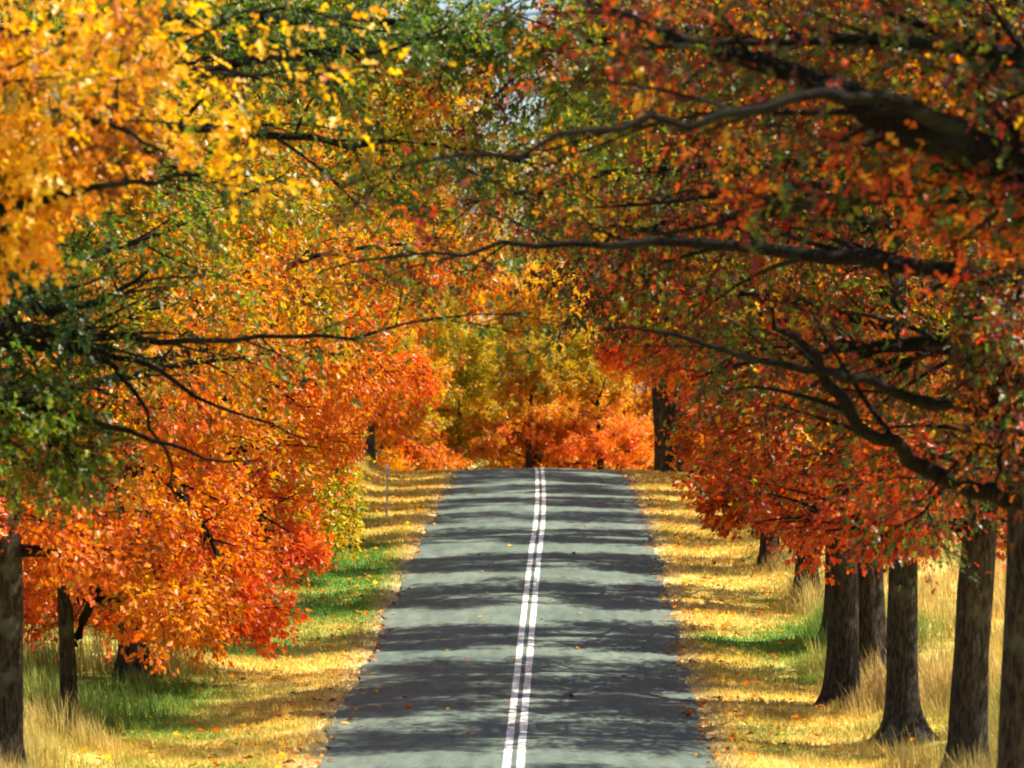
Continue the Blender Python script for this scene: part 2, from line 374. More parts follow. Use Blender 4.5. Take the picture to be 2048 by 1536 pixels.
def make_leaves(pos, twd, size, r, zrange, tone, shape=.62, lobed=False):
    """pos (n,3) anchor points, twd (n,3) twig direction; each leaf is a folded, pointed quad (lobed: two quads)"""
    n = len(pos)
    d = twd * .7 + r.normal(0, .65, (n, 3)) + np.array([0, 0, -.45]); d /= np.linalg.norm(d, axis=1, keepdims=True)
    up = r.normal(0, .75, (n, 3)) + np.array([.15, 0, .8])
    s = np.cross(d, up); s /= np.linalg.norm(s, axis=1, keepdims=True) + 1e-9
    nn = np.cross(s, d)
    L = (size * r.uniform(.42, 1.38, n))[:, None]; W = L * shape * .5
    base = pos
    fold = nn * W * .35
    if lobed:
        a = base + d * L * .38 + s * W * .95 + fold; b = base + d * L * .38 - s * W * .95 + fold
        mid = base + d * L * .52
        a2 = base + d * L * .72 + s * W * .72 + fold * .8; b2 = base + d * L * .72 - s * W * .72 + fold * .8
        tip = base + d * L - fold * .6
        v = np.stack([base, a, mid, b, a2, tip, b2], 1).reshape(-1, 3)
        o = np.arange(n)[:, None] * 7
        q = np.concatenate([o + [0, 1, 2, 3], o + [2, 4, 5, 6]])
        m = 7
    else:
        v = np.stack([base, base + d * L * .5 + s * W + fold, base + d * L - fold * .4, base + d * L * .5 - s * W + fold], 1).reshape(-1, 3)
        q = np.arange(n)[:, None] * 4 + np.arange(4)
        m = 4
    t = np.clip(tone + r.normal(0, .10, n), 0, 1)
    h = np.clip((pos[:, 2] - zrange[0]) / (zrange[1] - zrange[0]) + r.normal(0, .08, n), 0, 1)
    return v, q, np.repeat(t, m), np.repeat(h, m)

def branch_out(path, rad, r, nsub, sublen, ntwig, nleaf, clear, start=.22, flat=.35, sag=.5, seglen=.7):
    """secondary branches, twigs and leaf anchors of one limb. returns tube list, anchors, directions, tones"""
    k = len(path); T = np.gradient(path, axis=0); T /= np.linalg.norm(T, axis=1, keepdims=True)
    subsP = []; subsR = []; twP = []; twR = []; an = []; ad = []; at = []
    limb_tone = r.uniform(.15, .85)
    for i in range(nsub):
        f = start + (1 - start) * (i + r.uniform(.1, .9)) / nsub
        f = min(f, .985)
        x = f * (k - 1); j = int(x); w = x - j; p = path[j] * (1 - w) + path[min(j+1, k-1)] * w; t = T[j]
        side = np.cross(t, [0, 0, 1.]); side /= np.linalg.norm(side) + 1e-9
        sgn = 1 if i % 2 else -1
        d = t * r.uniform(.35, .9) + side * sgn * r.uniform(.5, 1.1) + np.array([0, 0, r.normal(.05, flat)])
        d /= np.linalg.norm(d)
        ln = sublen * (1 - .45 * f) * r.uniform(.6, 1.25)
        c = p + d * ln * .5 + r.normal(0, .08 * ln, 3); e = p + d * ln + np.array([0, 0, -sag * .22 * ln]) + r.normal(0, .07 * ln, 3)
        if not clear(e[None])[0]:
            e = p + (e - p) * .45 + np.array([0, 0, .25]); c = (p + e) / 2
            if not clear(e[None])[0]: continue
        P = bez(p, c, e, 7)
        r0 = min(rad[j] * .5, .012 + .016 * ln)
        subsP.append(P); subsR.append(np.linspace(r0, .006, 7))
        tone0 = np.clip(limb_tone + r.normal(0, .2), 0, 1)
        for m_ in range(ntwig):
            g = (m_ + r.uniform(.2, 1)) / ntwig; g = min(.1 + .9 * g, 1)
            y = g * 6; jj = min(int(y), 5); ww = y - jj; q = P[jj] * (1 - ww) + P[jj+1] * ww
            td = (P[min(jj+1, 6)] - P[jj]); td /= np.linalg.norm(td) + 1e-9
            td = td * .7 + r.normal(0, .55, 3) + np.array([0, 0, -.12]); td /= np.linalg.norm(td)
            tl = seglen * r.uniform(.6, 1.35)
            e2 = q + td * tl + np.array([0, 0, -.10 * tl])
            twP.append(np.stack([q, (q + e2) / 2 + r.normal(0, .03, 3), e2])); twR.append([.006, .0045, .003])
            nl = r.poisson(nleaf)
            if nl:
                ff = r.uniform(.15, 1.05, nl)[:, None]
                an.append(q + (e2 - q) * ff + r.normal(0, .07, (nl, 3))); ad.append(np.repeat(td[None], nl, 0))
                at.append(np.full(nl, np.clip(tone0 + r.normal(0, .10), 0, 1)))
    return subsP, subsR, twP, twR, an, ad, at

def trunk_mesh(H, r0, r, lean=(0, 0), flare=1.0, sides=22, lobes=5, twist=0.0):
    zs = np.concatenate([[-.5, -.1, .03, .12, .25, .42, .65, 1.0, 1.5], np.linspace(2.1, H, 16)])
    ph = r.uniform(0, 6.28, 4)
    cx = lean[0] * (zs / H)**1.2 * (zs > 0) + .09 * np.sin(zs * .55 + ph[0]) * np.clip(zs / 3, 0, 1)
    cy = lean[1] * (zs / H) * (zs > 0) + .09 * np.sin(zs * .47 + ph[1]) * np.clip(zs / 3, 0, 1)
    cx = np.nan_to_num(cx); cy = np.nan_to_num(cy)
    base = r0 * (1 - .30 * np.clip(zs / (H * .45), 0, 1)) * (1 - .85 * np.clip((zs - H * .4) / (H * .6), 0, 1)**.9)
    an = np.arange(sides) * 2 * np.pi / sides
    V = []
    for i, z in enumerate(zs):
        fl = flare * math.exp(-max(z, 0) / .30)
        rr = base[i] * (1 + .55 * fl + .42 * fl * (.5 + .5 * np.cos(lobes * an + ph[2])) + .05 * np.sin(3 * an + ph[3] + z * .8) + .03 * np.sin(7 * an + z * 2.1) + r.normal(0, .012, sides))
        if 1.8 < z < H * .5: rr = rr * (1 + .05 * math.sin(z * 2.3 + ph[0]))
        V.append(np.stack([cx[i] + rr * np.cos(an), cy[i] + rr * np.sin(an), np.full(sides, z)], -1))
    V = np.concatenate(V); k = len(zs)
    idx = np.arange(k * sides).reshape(k, sides); a = idx[:-1]; b = idx[1:]
    Q = np.stack([a, np.roll(a, -1, 1), np.roll(b, -1, 1), b], -1).reshape(-1, 4)
    axis = lambda z: np.array([np.interp(z, zs, cx), np.interp(z, zs, cy), z])
    rad = lambda z: float(np.interp(z, zs, base))
    return V, Q, axis, rad

def assemble(root, limbs, zrange, r, leaf_size, mat, clear, subs, lobed, sub_args, link=True, trunk=None, split_limbs=True):
    """limbs: list of (path, radii, sides). builds limb meshes and the crown"""
    an = []; ad = []; at = []; allacc = Acc()
    if trunk is not None: allacc.add(trunk)
    for (path, rad, opt) in limbs:
        acc = Acc() if split_limbs else allacc
        kk = len(path); acc.tube(path, rad, 10 if rad[0] > .05 else 7)
        a_ = dict(sub_args); a_.update(opt or {})
        sp, sr, tp, trr, a1, a2, a3 = branch_out(path, rad, r, clear=clear, **a_)
        if sp: acc.add(tubes(np.array(sp), np.array(sr), 5))
        if tp: acc.add(tubes(np.array(tp), np.array(trr), 3))
        an += a1; ad += a2; at += a3
        if split_limbs:
            v, q = acc.get(); new_mesh('limb', v, q, mat=LIMB, smooth_=True, parent=root)
    if not split_limbs:
        v, q = allacc.get(); new_mesh('trunk', v, q, mat=BARK, smooth_=True, parent=root)
    A = np.concatenate(an); D = np.concatenate(ad); T_ = np.concatenate(at)
    k = clear(A); A = A[k]; D = D[k]; T_ = T_[k]
    v, q, t, h = make_leaves(A, D, leaf_size, r, zrange, T_, lobed=lobed)
    return new_mesh('crown', v, q, mat=mat, attrs={'tone': ('F', t), 'hgt': ('F', h)}, parent=root)

def make_tree(seed, H=15, r0=.3, first=2.6, reach=7.0, reach_y=4.2, low_droop=.9, nlimb=17, clear_x=2.6, clear_h=5.0, under=2.2, leaf=.14,
              subs=17, ntwig=13, nleaf=15.0, mat='orange', extra=(), lean=(0, 0), split=True, flare=1.0, lobed=False, top=1.0, back=1.0, bare_front=None, thin=None, start=.22):
    """a tree at the origin whose road side is +x"""
    r = np.random.default_rng(seed)
    root = bpy.data.objects.new('oak_tree', None); root.empty_display_size = .5; COL.objects.link(root)
    V, Q, axis, rad = trunk_mesh(H, r0, r, lean, flare)
    if split: new_mesh('trunk', V, Q, mat=BARK, smooth_=True, parent=root)
    def clear(P):
        x, z = P[:, 0], P[:, 2]
        hmin = np.where(x > clear_x, under + (clear_h - under) * np.clip((x - clear_x) / 1.1, 0, 1), under)
        hmin = hmin + .5 * np.sin(P[:, 0] * 1.9 + seed) + .4 * np.sin(P[:, 1] * 2.3 + seed * 2)
        k = z > hmin
        if bare_front is not None: k &= (P[:, 1] < bare_front) | (P[:, 0] < 1.0)
        if thin is not None:
            far_ = np.clip((P[:, 0] - thin[0]) / 1.2, 0, 1) * np.clip((thin[3] - P[:, 0]) / 1.2, 0, 1) * (P[:, 2] < thin[1]); hsh = np.abs(np.sin(P[:, 0] * 91.7 + P[:, 1] * 47.3 + P[:, 2] * 73.1) * 437.5) % 1
            if len(P) > 30: k &= hsh > far_ * thin[2]
        return k
    limbs = []
    for i in range(nlimb):
        f = i / (nlimb - 1); z = first + (H * .93 - first) * f**1.12
        az = i * 2.39996 + r.uniform(-.3, .3)
        cx_, sy_ = math.cos(az), math.sin(az)
        rx = reach if cx_ > 0 else reach * .85 * back; tp = top * (.35 if cx_ > .3 else 1)
        ln = 1 / math.sqrt((cx_ / rx)**2 + (sy_ / reach_y)**2) * (1 - .55 * f**2.4 * tp) * r.uniform(.82, 1.15)
        el = math.radians(12 + 40 * f) + r.normal(0, .08)
        dr = low_droop * (1 - f)**1.3 + .12
        if first < 2.0 and f < .3: el = math.radians(2)
        p = limb_path(axis(z), az, el, ln, dr, r, 12)
        rr = np.linspace(min(rad(z) * .62, .035 + .0155 * ln), .012, 12)
        ok = clear(p + np.array([0, 0, .25])); bad = np.where(~ok)[0]; bad = bad[bad > 2]
        if len(bad):
            m_ = bad[0]
            if m_ < 5: continue
            p = p[:m_]; rr = np.linspace(rr[0], .012, m_)
        limbs.append((p, rr, None))
    for e in extra: limbs.append(e)
    assemble(root, limbs, (0, H), r, leaf, PAL[mat], clear, subs, lobed, dict(nsub=subs, start=start, sublen=2.5, ntwig=ntwig, nleaf=nleaf), trunk=None if split else (V, Q), split_limbs=split)
    return root

def copy_tree(src, mat=None):
    c = src.copy(); COL.objects.link(c)
    for k in list(c.keys()): del c[k]
    for ch in src.children:
        d = ch.copy(); COL.objects.link(d); d.parent = c
        if mat and d.name.startswith('crown'):
            d.material_slots[0].link = 'OBJECT'; d.material_slots[0].material = PAL[mat]
    return c

def put(t, off, d, label, group=None, rz=0.0, s=1.0, mat=None, sz=None, tilt=0.0, sy=.82):
    x = float(cxf(d)) + off
    t.location = (x, d, float(ground(np.array([x]), np.array([d]))[0]) - .02)
    t.rotation_euler = (0, -tilt if off > 0 else tilt, (math.pi if off > 0 else 0) + rz); t.scale = (s, s * (sy if 55 < d < 165 else 1), sz or s)
    if mat:
        for ch in t.children:
            if ch.name.startswith('crown'): ch.material_slots[0].link = 'OBJECT'; ch.material_slots[0].material = PAL[mat]
    tag(t, label, 'tree', group)
    return t

class Kind:
    def __init__(s, **kw): s.kw = kw; s.proto = None
    def get(s):
        if s.proto is None: s.proto = make_tree(**s.kw); return s.proto
        return copy_tree(s.proto)

# trees with one look each; every further one is a copy of its objects
low1 = Kind(seed=1, first=1.9, low_droop=1.5, under=.9, reach=6.6, clear_x=2.6, nlimb=20, reach_y=4.6, H=14)
low2 = Kind(seed=2, first=2.1, low_droop=1.25, under=1.1, reach=6.8, clear_x=2.9, nlimb=19, reach_y=4.4, H=15, r0=.29)
hi1 = Kind(seed=3, nleaf=9, reach_y=2.8, first=4.0, low_droop=.85, under=3.6, reach=7.0, clear_x=2.1, top=.55, nlimb=18, H=15, r0=.31)
hi2 = Kind(seed=4, reach_y=2.8, first=3.1, low_droop=.85, under=1.8, reach=7.2, clear_x=1.9, top=.6, nlimb=18, H=16, r0=.28)
hi3 = Kind(seed=5, reach_y=2.8, first=3.6, low_droop=.8, under=3.1, reach=6.8, clear_x=2.1, top=.6, nlimb=17, H=14.5, r0=.30)
hi4 = Kind(seed=8, nleaf=6.5, reach_y=2.8, first=3.9, low_droop=.8, under=3.5, reach=6.8, clear_x=2.2, top=.6, nlimb=18, H=15, r0=.29, flare=1.7)
far3 = Kind(seed=9, first=4.6, low_droop=.6, under=4.2, reach=6.2, clear_x=2.0, clear_h=6, nlimb=15, subs=14, ntwig=10, nleaf=11, leaf=.19, H=15, split=False)
far4 = Kind(seed=10, first=.9, low_droop=.7, under=.15, start=.03, clear_x=9, reach=5.2, reach_y=5.0, nlimb=26, subs=14, ntwig=11, nleaf=13, leaf=.2, H=12, split=False)
far1 = Kind(seed=6, first=2.4, low_droop=1.1, under=1.7, reach=6.6, clear_x=2.6, nlimb=15, subs=14, ntwig=10, nleaf=11, leaf=.19, H=15, split=False)
far2 = Kind(seed=7, first=2.0, low_droop=1.2, under=.8, reach=6.4, clear_x=2.8, nlimb=15, subs=14, ntwig=10, nleaf=11, leaf=.19, H=14, split=False)

def P3(px, py, d): return np.array([(px - 1024) / F * d, d, -(py - HZ) / F * d])

# ---- the right-hand row, near to far
def world_limb(pts, root_xyz, mirror, k=22, **opt):
    """a limb traced through world points (px, py, distance, radius); returned in the local space of a tree at root_xyz"""
    P = np.array([P3(a, b, c) for a, b, c, _ in pts]) - np.array(root_xyz); R = np.array([p[3] for p in pts])
    if mirror: P[:, :2] *= -1
    s = np.concatenate([[0], np.cumsum(np.linalg.norm(np.diff(P, axis=0), axis=1))]); tt = np.linspace(0, s[-1], k)
    f = [interp_smooth(s, P[:, i])(tt) for i in range(3)]
    path = np.stack(f, -1); r_ = np.random.default_rng(int(abs(pts[0][0]) + pts[0][1])); w = r_.normal(0, .03, path.shape)
    for j in range(3): w[:, j] += .028 * np.sin(np.linspace(0, 7.3, k) + r_.uniform(0, 6)) + .022 * np.sin(np.linspace(0, 19, k) + r_.uniform(0, 6))
    w[0] = 0
    return (path + w, np.interp(tt, s, R), opt)

def base_of(off, d):
    x = float(cxf(d)) + off; return (x, d, float(ground(np.array([x]), np.array([d]))[0]) - .02)

# nearest right tree (trunk outside the frame): thick dark limbs in the upper right
b = base_of(7.2, 35)
ex = [world_limb([(2600, 420, 35, .26), (2250, 380, 35, .22), (1960, 300, 35, .17), (1700, 190, 35, .125), (1480, 110, 35, .085), (1310, 60, 35.3, .05), (1180, 20, 35.5, .02)], b, True, nsub=25, start=.06, nleaf=6.6),
      world_limb([(1960, 290, 35, .12), (1800, 205, 34.5, .07), (1600, 190, 34, .05), (1380, 235, 34, .04), (1100, 290, 33.5, .026), (860, 330, 33.5, .015), (640, 385, 33.5, .008)], b, True, nsub=25, start=.06, nleaf=4.4),
      world_limb([(2300, 400, 35, .19), (2060, 350, 35.5, .15), (1880, 350, 36, .10), (1760, 400, 36, .07), (1640, 410, 36, .05), (1480, 430, 36, .03), (1300, 470, 36, .012)], b, True, nsub=25, start=.06, nleaf=6.6),
      world_limb([(2500, 160, 35, .10), (2200, 150, 36, .07), (1950, 110, 36, .04), (1760, 20, 36, .02)], b, True, nsub=16, start=.06, nleaf=6.6)]
t = make_tree(seed=21, H=14, r0=.34, first=6.2, reach=6.0, reach_y=4.5, under=5.6, clear_x=3.0, clear_h=7.0, nlimb=22, top=.4, mat='dark', extra=ex, nleaf=9, ntwig=10, subs=14, lobed=True, bare_front=.6)
put(t, 7.2, 35, 'nearest right hand oak, its thick shadow-dark limbs crossing the top right corner')

b = base_of(6.3, 47)
ex = [world_limb([(2085, 1000, 47, .15), (1990, 985, 47, .125), (1850, 930, 46.6, .10), (1720, 850, 46.2, .08), (1640, 750, 46, .065), (1580, 670, 45.8, .05), (1545, 610, 45.6, .025)], b, True, nsub=12, nleaf=5.5, start=.3),
      world_limb([(2085, 640, 47, .10), (2060, 720, 46, .07), (2010, 850, 45.2, .045), (1985, 960, 44.8, .02)], b, True, nsub=16, start=.1, nleaf=16),
      world_limb([(2085, 400, 47, .10), (2075, 470, 46, .07), (2030, 600, 45.2, .045), (1960, 720, 44.8, .02)], b, True, nsub=16, start=.1, nleaf=16),
      world_limb([(2085, 900, 47, .10), (1950, 830, 46, .08), (1800, 790, 45.5, .065), (1650, 745, 45, .055), (1480, 700, 45, .038), (1330, 665, 45, .02), (1200, 650, 45, .008)], b, True, nsub=22, start=.06, nleaf=5.5),
      world_limb([(2085, 560, 47, .15), (1950, 545, 46.5, .125), (1750, 515, 46, .10), (1550, 495, 46, .08), (1300, 490, 46, .055), (1050, 495, 46, .032), (820, 515, 46, .018), (650, 530, 46, .008)], b, True, nsub=32, start=.06, nleaf=6.6),
      world_limb([(2085, 60, 48, .12), (1700, 90, 49, .08), (1350, 60, 50, .05), (1050, 110, 51, .03), (850, 180, 52, .012)], b, True, nsub=44, start=.06, nleaf=16),
      world_limb([(2085, 300, 48, .12), (1700, 330, 50, .08), (1350, 330, 51, .05), (1000, 400, 52, .02), (850, 430, 53, .01)], b, True, nsub=28, start=.06, nleaf=10),
      world_limb([(2085, 470, 47, .12), (1900, 460, 47.5, .10), (1650, 430, 48, .07), (1420, 440, 48, .05), (1200, 470, 48, .02)], b, True, nsub=22, start=.06, nleaf=6.6),
      world_limb([(2085, 700, 47, .09), (1900, 700, 48, .07), (1740, 720, 48.5, .04), (1690, 690, 48.5, .015)], b, True, nsub=12, start=.06, nleaf=6.6)]
t = make_tree(seed=22, H=14, r0=.31, first=4.2, reach=6.2, reach_y=4.2, under=3.6, clear_x=2.3, clear_h=6.0, nlimb=20, top=.5, mat='dark', extra=ex, leaf=.12, nleaf=9, ntwig=11, subs=14, lobed=True, bare_front=.7)
put(t, 6.3, 47, 'dark oak cut by the right edge, its curved limb arching up over the verge')

t = put(hi1.get(), 6.95, 59, 'dark oak trunk second from the right edge, red leaves hanging before it', mat='rshade', rz=.2, tilt=.075)
ch = [c for c in t.children if c.name.startswith('trunk')][0]
t = put(hi4.get(), 6.7, 66.5, 'grey trunked oak with widely flared roots in long dry grass on the right', mat='rshade', rz=-.2, s=.98, tilt=-.012)
t = put(hi3.get(), 6.05, 72.5, 'stout dark oak nearest to the road on the right verge, beside a green patch', tilt=.02, mat='rshade', rz=.1, s=1.05)
t = put(copy_tree(hi1.proto), 7.0, 77, 'oak trunk half hidden close behind the stout oak of the right verge', mat='red', rz=.1, s=1.0)
t = put(hi3.get(), 6.8, 84, 'oak added behind the stout trunk of the right verge to shade the road', mat='rshade', rz=.05)  # added tree, trunk hidden, so its crown throws a shade band on the road
t = put(hi2.get(), 6.7, 93, 'oak on the right verge with tall grass at its foot, left of the stout oak', mat='rshade', rz=-.15)
t = put(hi2.get(), 6.2, 101, 'thin far oak trunk glimpsed under the red leaves on the right', mat='rshade', rz=.2, s=.9)
GR = 'oaks along the right side of the far road'; GL = 'oaks along the left side of the far road'
for i, (off, d, kd, m) in enumerate([(6.5, 109.5, hi2, 'redor'), (6.8, 118, hi1, 'redor'), (6.8, 126, hi2, 'redor'), (6.8, 134, hi3, 'redor'), (6.8, 142, hi2, 'redor')]):
    put(kd.get(), off, d, ['oak dropping red leaves beside the right bank below the crest', 'oak hiding just behind the thin right post, halfway up the rise', 'oak with red leaves over the bank, second back from the thin right post', 'oak with red leaves over the bank, third back from the thin right post', 'right hand oak whose red leaves end shortly before the crest'][i], GR, mat=m, rz=.15 * i - .15, s=.98 + .04 * i, sz=1.3)
for i, (off, d, m) in enumerate([(6.3, 149, 'redor'), (6.2, 160, 'far'), (5.5, 154, 'redor'), (6.2, 171, 'red'), (6.3, 177, 'far')]):
    put(far3.get() if i < 5 else far2.get(), off, d, 'one of the dark trunks standing close together at the right of the crest', 'trunks clustered at the crest', mat=m, rz=.08 * i - .2, s=1.3 if 1 < i < 5 else 1.15)

# ---- the left-hand row
b = base_of(-7.9, 38)
ex = [world_limb([(-560, 380, 38, .17), (-260, 330, 38, .12), (-60, 300, 38, .09), (90, 270, 38, .05), (180, 160, 38.2, .03), (260, 40, 38.4, .012)], b, False, nsub=12, nleaf=11),
      world_limb([(-560, 60, 38, .14), (-100, 60, 38, .085), (90, 95, 38, .05), (230, 130, 38, .032), (420, 148, 38, .022), (620, 150, 38, .012)], b, False, nsub=16, nleaf=7.04),
      world_limb([(-560, 520, 38, .14), (-150, 430, 38, .09), (60, 400, 37.5, .05), (250, 370, 37.2, .03), (400, 350, 37, .012)], b, False, nsub=16, nleaf=15.4),
      world_limb([(-500, 220, 38, .14), (-50, 210, 37, .08), (150, 240, 36.6, .04), (330, 300, 36.4, .015)], b, False, nsub=16, nleaf=15.4)]
t = make_tree(seed=31, H=14, r0=.33, first=6.6, reach=5.0, reach_y=4, under=6.35, clear_x=3.6, clear_h=7.4, nlimb=12, thin=(4.6, 30, .75, 30), leaf=.165, mat='gold', extra=ex, nleaf=8, ntwig=11, subs=14, lobed=True)
put(t, -7.9, 38, 'nearest oak on the left of the road, large golden leaves filling the top left corner')

b = base_of(-8.1, 49)
ex = [world_limb([(-250, 640, 49, .15), (0, 665, 49, .11), (200, 678, 49, .055), (450, 678, 49, .035), (680, 672, 48.8, .024), (830, 640, 48.6, .018), (1080, 624, 48.5, .008)], b, False, nsub=16, nleaf=4.4),
      world_limb([(-250, 480, 49, .15), (0, 560, 48.5, .12), (90, 610, 48.4, .08), (190, 600, 48.3, .05), (290, 540, 48, .02)], b, False, nsub=14, nleaf=15.4),
      world_limb([(-250, 700, 49, .12), (0, 690, 49, .09), (120, 700, 49, .06), (230, 740, 49, .035), (310, 860, 49, .022), (345, 1000, 49, .012)], b, False, nsub=8, nleaf=4.4),
      world_limb([(-250, 760, 49, .10), (0, 800, 48.8, .07), (150, 830, 48.6, .045), (300, 880, 48.4, .032), (420, 915, 48.2, .02), (520, 930, 48, .008)], b, False, nsub=10, nleaf=3.3),
      world_limb([(-250, 640, 49, .12), (0, 660, 49.4, .09), (250, 720, 49.6, .04), (420, 800, 49.8, .025), (620, 880, 50, .01)], b, False, nsub=10, nleaf=3.3),
      world_limb([(-250, 180, 49, .13), (0, 200, 49, .10), (350, 150, 49, .075), (560, 118, 49, .06), (770, 95, 49, .03), (900, 60, 49, .012)], b, False, nsub=16, nleaf=9.9),
      world_limb([(-250, 100, 49, .12), (200, 60, 49.5, .09), (600, 30, 50, .06), (900, 60, 50.5, .035), (1150, 120, 51, .012)], b, False, nsub=30, nleaf=20),
      world_limb([(-250, 300, 49, .12), (200, 260, 50, .08), (600, 270, 50.5, .05), (900, 300, 51, .03), (1150, 350, 51, .012)], b, False, nsub=22, nleaf=10),
      world_limb([(-250, 800, 49, .10), (-60, 820, 49, .07), (60, 850, 49, .05), (150, 900, 49, .02)], b, False, nsub=12, nleaf=17.6)]
t = make_tree(seed=32, H=14, r0=.32, first=5.2, reach=5.6, reach_y=3.6, under=4.6, clear_x=2.9, clear_h=6.4, nlimb=13, thin=(2.0, 10.4, .78, 6.4), mat='shade_green', extra=ex, nleaf=11, ntwig=11, subs=14, lobed=True)
put(t, -8.1, 49, 'shadowy green oak at the left edge, bare twiggy boughs reaching towards the road')

t = put(copy_tree(hi1.proto), -8.0, 60.5, 'big oak trunk rising from the bottom left corner of the photo', mat='redor', rz=.5, s=.9)
# slim tree: an own make, with its second stem curving up to the right
b = base_of(-8.15, 69.5)
ex = [world_limb([(148, 1290, 69.5, .10), (185, 1210, 69.3, .085), (208, 1120, 69, .075), (205, 1030, 69, .065), (170, 950, 69, .055), (95, 885, 69, .04), (40, 800, 69, .02)], b, False, nsub=8, nleaf=6.6, start=.5)]
t = make_tree(seed=33, H=10, r0=.155, first=2.3, reach=4.6, reach_y=3.4, under=1.9, clear_x=3.3, clear_h=4.5, low_droop=1.3, nlimb=13, mat='lmix', extra=ex)
put(t, -8.15, 69.5, 'slim young oak on the left with a thin side stem curving up to the right')
t = put(low1.get(), -7.7, 76, 'left oak with dark bulging foot, low red branches almost touching the grass', mat='lmix', rz=-.3)
t = put(low2.get(), -7.5, 88, 'orange oak bulging towards the road on the left, leaves down to the grass', mat='lmix', rz=.15)
t = put(low1.get(), -7.3, 97.5, 'yellow green tree peeping out along the road side of the orange oaks', mat='ygreen', rz=.2, s=1.0)
for i, (off, d, kd, m) in enumerate([(-8.2, 110, low2, 'orange'), (-8.2, 118.5, hi1, 'yellow'), (-8.1, 127, hi2, 'orange'), (-8.0, 135.5, hi3, 'orange'), (-7.9, 144, hi1, 'glow')]):
    put(kd.get(), off, d, ['left hand oak standing beyond the yellow green tree', 'yellow flecked oak behind the tall thin post on the left', 'orange oak on the left bank halfway to the crest', 'orange oak on the left bank last but one before the crest', 'orange oak on the left bank just before the crest'][i], GL, mat=m, rz=.15 * i - .2, sz=1.3)
for i, (off, d, m) in enumerate([(-7.7, 157, 'far'), (-7.2, 169, 'yellow'), (-7, 181, 'orange'), (-7, 193, 'yellow')]):
    put((far1 if i % 2 else far2).get(), off, d, 'orange and yellow oak beyond the crest, left of the road', 'oaks beyond the crest on the left', mat=m, rz=.9 * i)
# beyond the crest the road bends away and the row stands across the view
k = 0
for (x, d, m, s) in [(.9, 192, 'far', .66), (-2.6, 195, 'yellow', .72), (4.4, 194, 'far', .72), (-6.6, 194, 'glow', .7), (-10.2, 197, 'yellow', .8), (1.4, 202, 'glow', 1.0), (-7.5, 206, 'yellow', 1.0), (-3.4, 219, 'glow', 1.15), (6.2, 216, 'far', 1.2), (10.5, 212, 'far', 1.1), (2.0, 231, 'glow', 1.3), (7.2, 234, 'glow', 1.4), (-12, 222, 'glow', 1.15),
                     (-8, 236, 'orange', 1.3), (11, 236, 'redor', 1.3), (-19, 238, 'green', 1.3), (3, 262, 'green', 1.7), (-3.5, 268, 'green', 1.7)]:
    t = (far4 if d < 216 else far2).get()
    put(t, 1, d, 'orange oak standing across the end of the view beyond the crest', 'oaks beyond the crest across the view', mat=m, rz=k * 1.3, s=s)
    t.location = (x, d, float(ground(np.array([x]), np.array([d]))[0])); k += 1
# outer trees behind both rows
for (x, d, m, s) in [(-15, 104, 'orange', 1), (-16, 118, 'orange', 1.05), (-15, 133, 'redor', 1), (-17, 148, 'yellow', 1.1), (-16, 165, 'orange', 1.1), (-18, 184, 'green', 1.1), (-14, 200, 'orange', 1.2),
                     (17, 118, 'red', 1), (18, 134, 'redor', 1.05), (17, 150, 'red', 1.05), (19, 168, 'dark', 1.1), (21, 188, 'redor', 1.15), (22, 210, 'red', 1.2)]:
    t = (far1 if k % 2 else far2).get()
    put(t, 1 if x > 0 else -1, d, 'oak in the rear row behind the roadside trees on the ' + ('right' if x > 0 else 'left'), 'rear row oaks on the ' + ('right' if x > 0 else 'left'), mat=m, rz=k * 1.1, s=s)
    t.location = (x, d, float(ground(np.array([x]), np.array([d]))[0])); k += 1

# ------------------------------------------------------------------ grass, fallen leaves
def blades(n, lo, hi, fn, hfun, wfun, seed, lean=.35):
    r = np.random.default_rng(seed)
    out = []
    y = lo * (hi / lo) ** r.random(n); u = fn(r, n, y); x = u + cxf(y)
    keep = np.abs(x) < .145 * y + 1.5
    x, y, u = x[keep], y[keep], u[keep]; n = len(x)
    h = hfun(u, y, x, r); k = h > .015; x, y, u, h = x[k], y[k], u[k], h[k]; n = len(x)
    w = wfun(h, y)
    z = ground(x, y) - .01
    a = r.uniform(0, 6.283, n); la = r.uniform(0, 6.283, n); lm = h * np.abs(r.normal(0, lean, n))
    wx, wy = np.cos(a) * w / 2, np.sin(a) * w / 2
    lx, ly = np.cos(la) * lm - .10 * h, np.sin(la) * lm
    B = np.stack([x, y, z], -1); W = np.stack([wx, wy, 0 * wx], -1)
    M = B + np.stack([lx * .35, ly * .35, h * .55], -1); T_ = B + np.stack([lx, ly, h], -1)
    v = np.stack([B - W, B + W, M + W * .8, M - W * .8, T_], 1).reshape(-1, 3)
    o = np.arange(n)[:, None] * 5
    c = ground_colour(x, y) * r.uniform(.7, 1.25, (n, 1))
    hi_ = np.clip((h - .15) / .4, 0, 1)[:, None] * .75
    straw = np.array([.62, .46, .20]) * r.uniform(.75, 1.2, (n, 1))
    g = green_amount(x, y)[:, None]
    c = c * (1 - hi_ * (1 - .75 * g)) + straw * hi_ * (1 - .75 * g)
    return v, o + [0, 1, 2, 3], o + [3, 2, 4], np.repeat(np.clip(c, 0, .9), 5, 0)
GM = attr_mat('grass_blade', 'gcol', .4)
def side_u(a, b_):
    def f(r, n, y): return np.where(r.random(n) < .5, -1, 1) * r.uniform(a, b_, n)
    return f
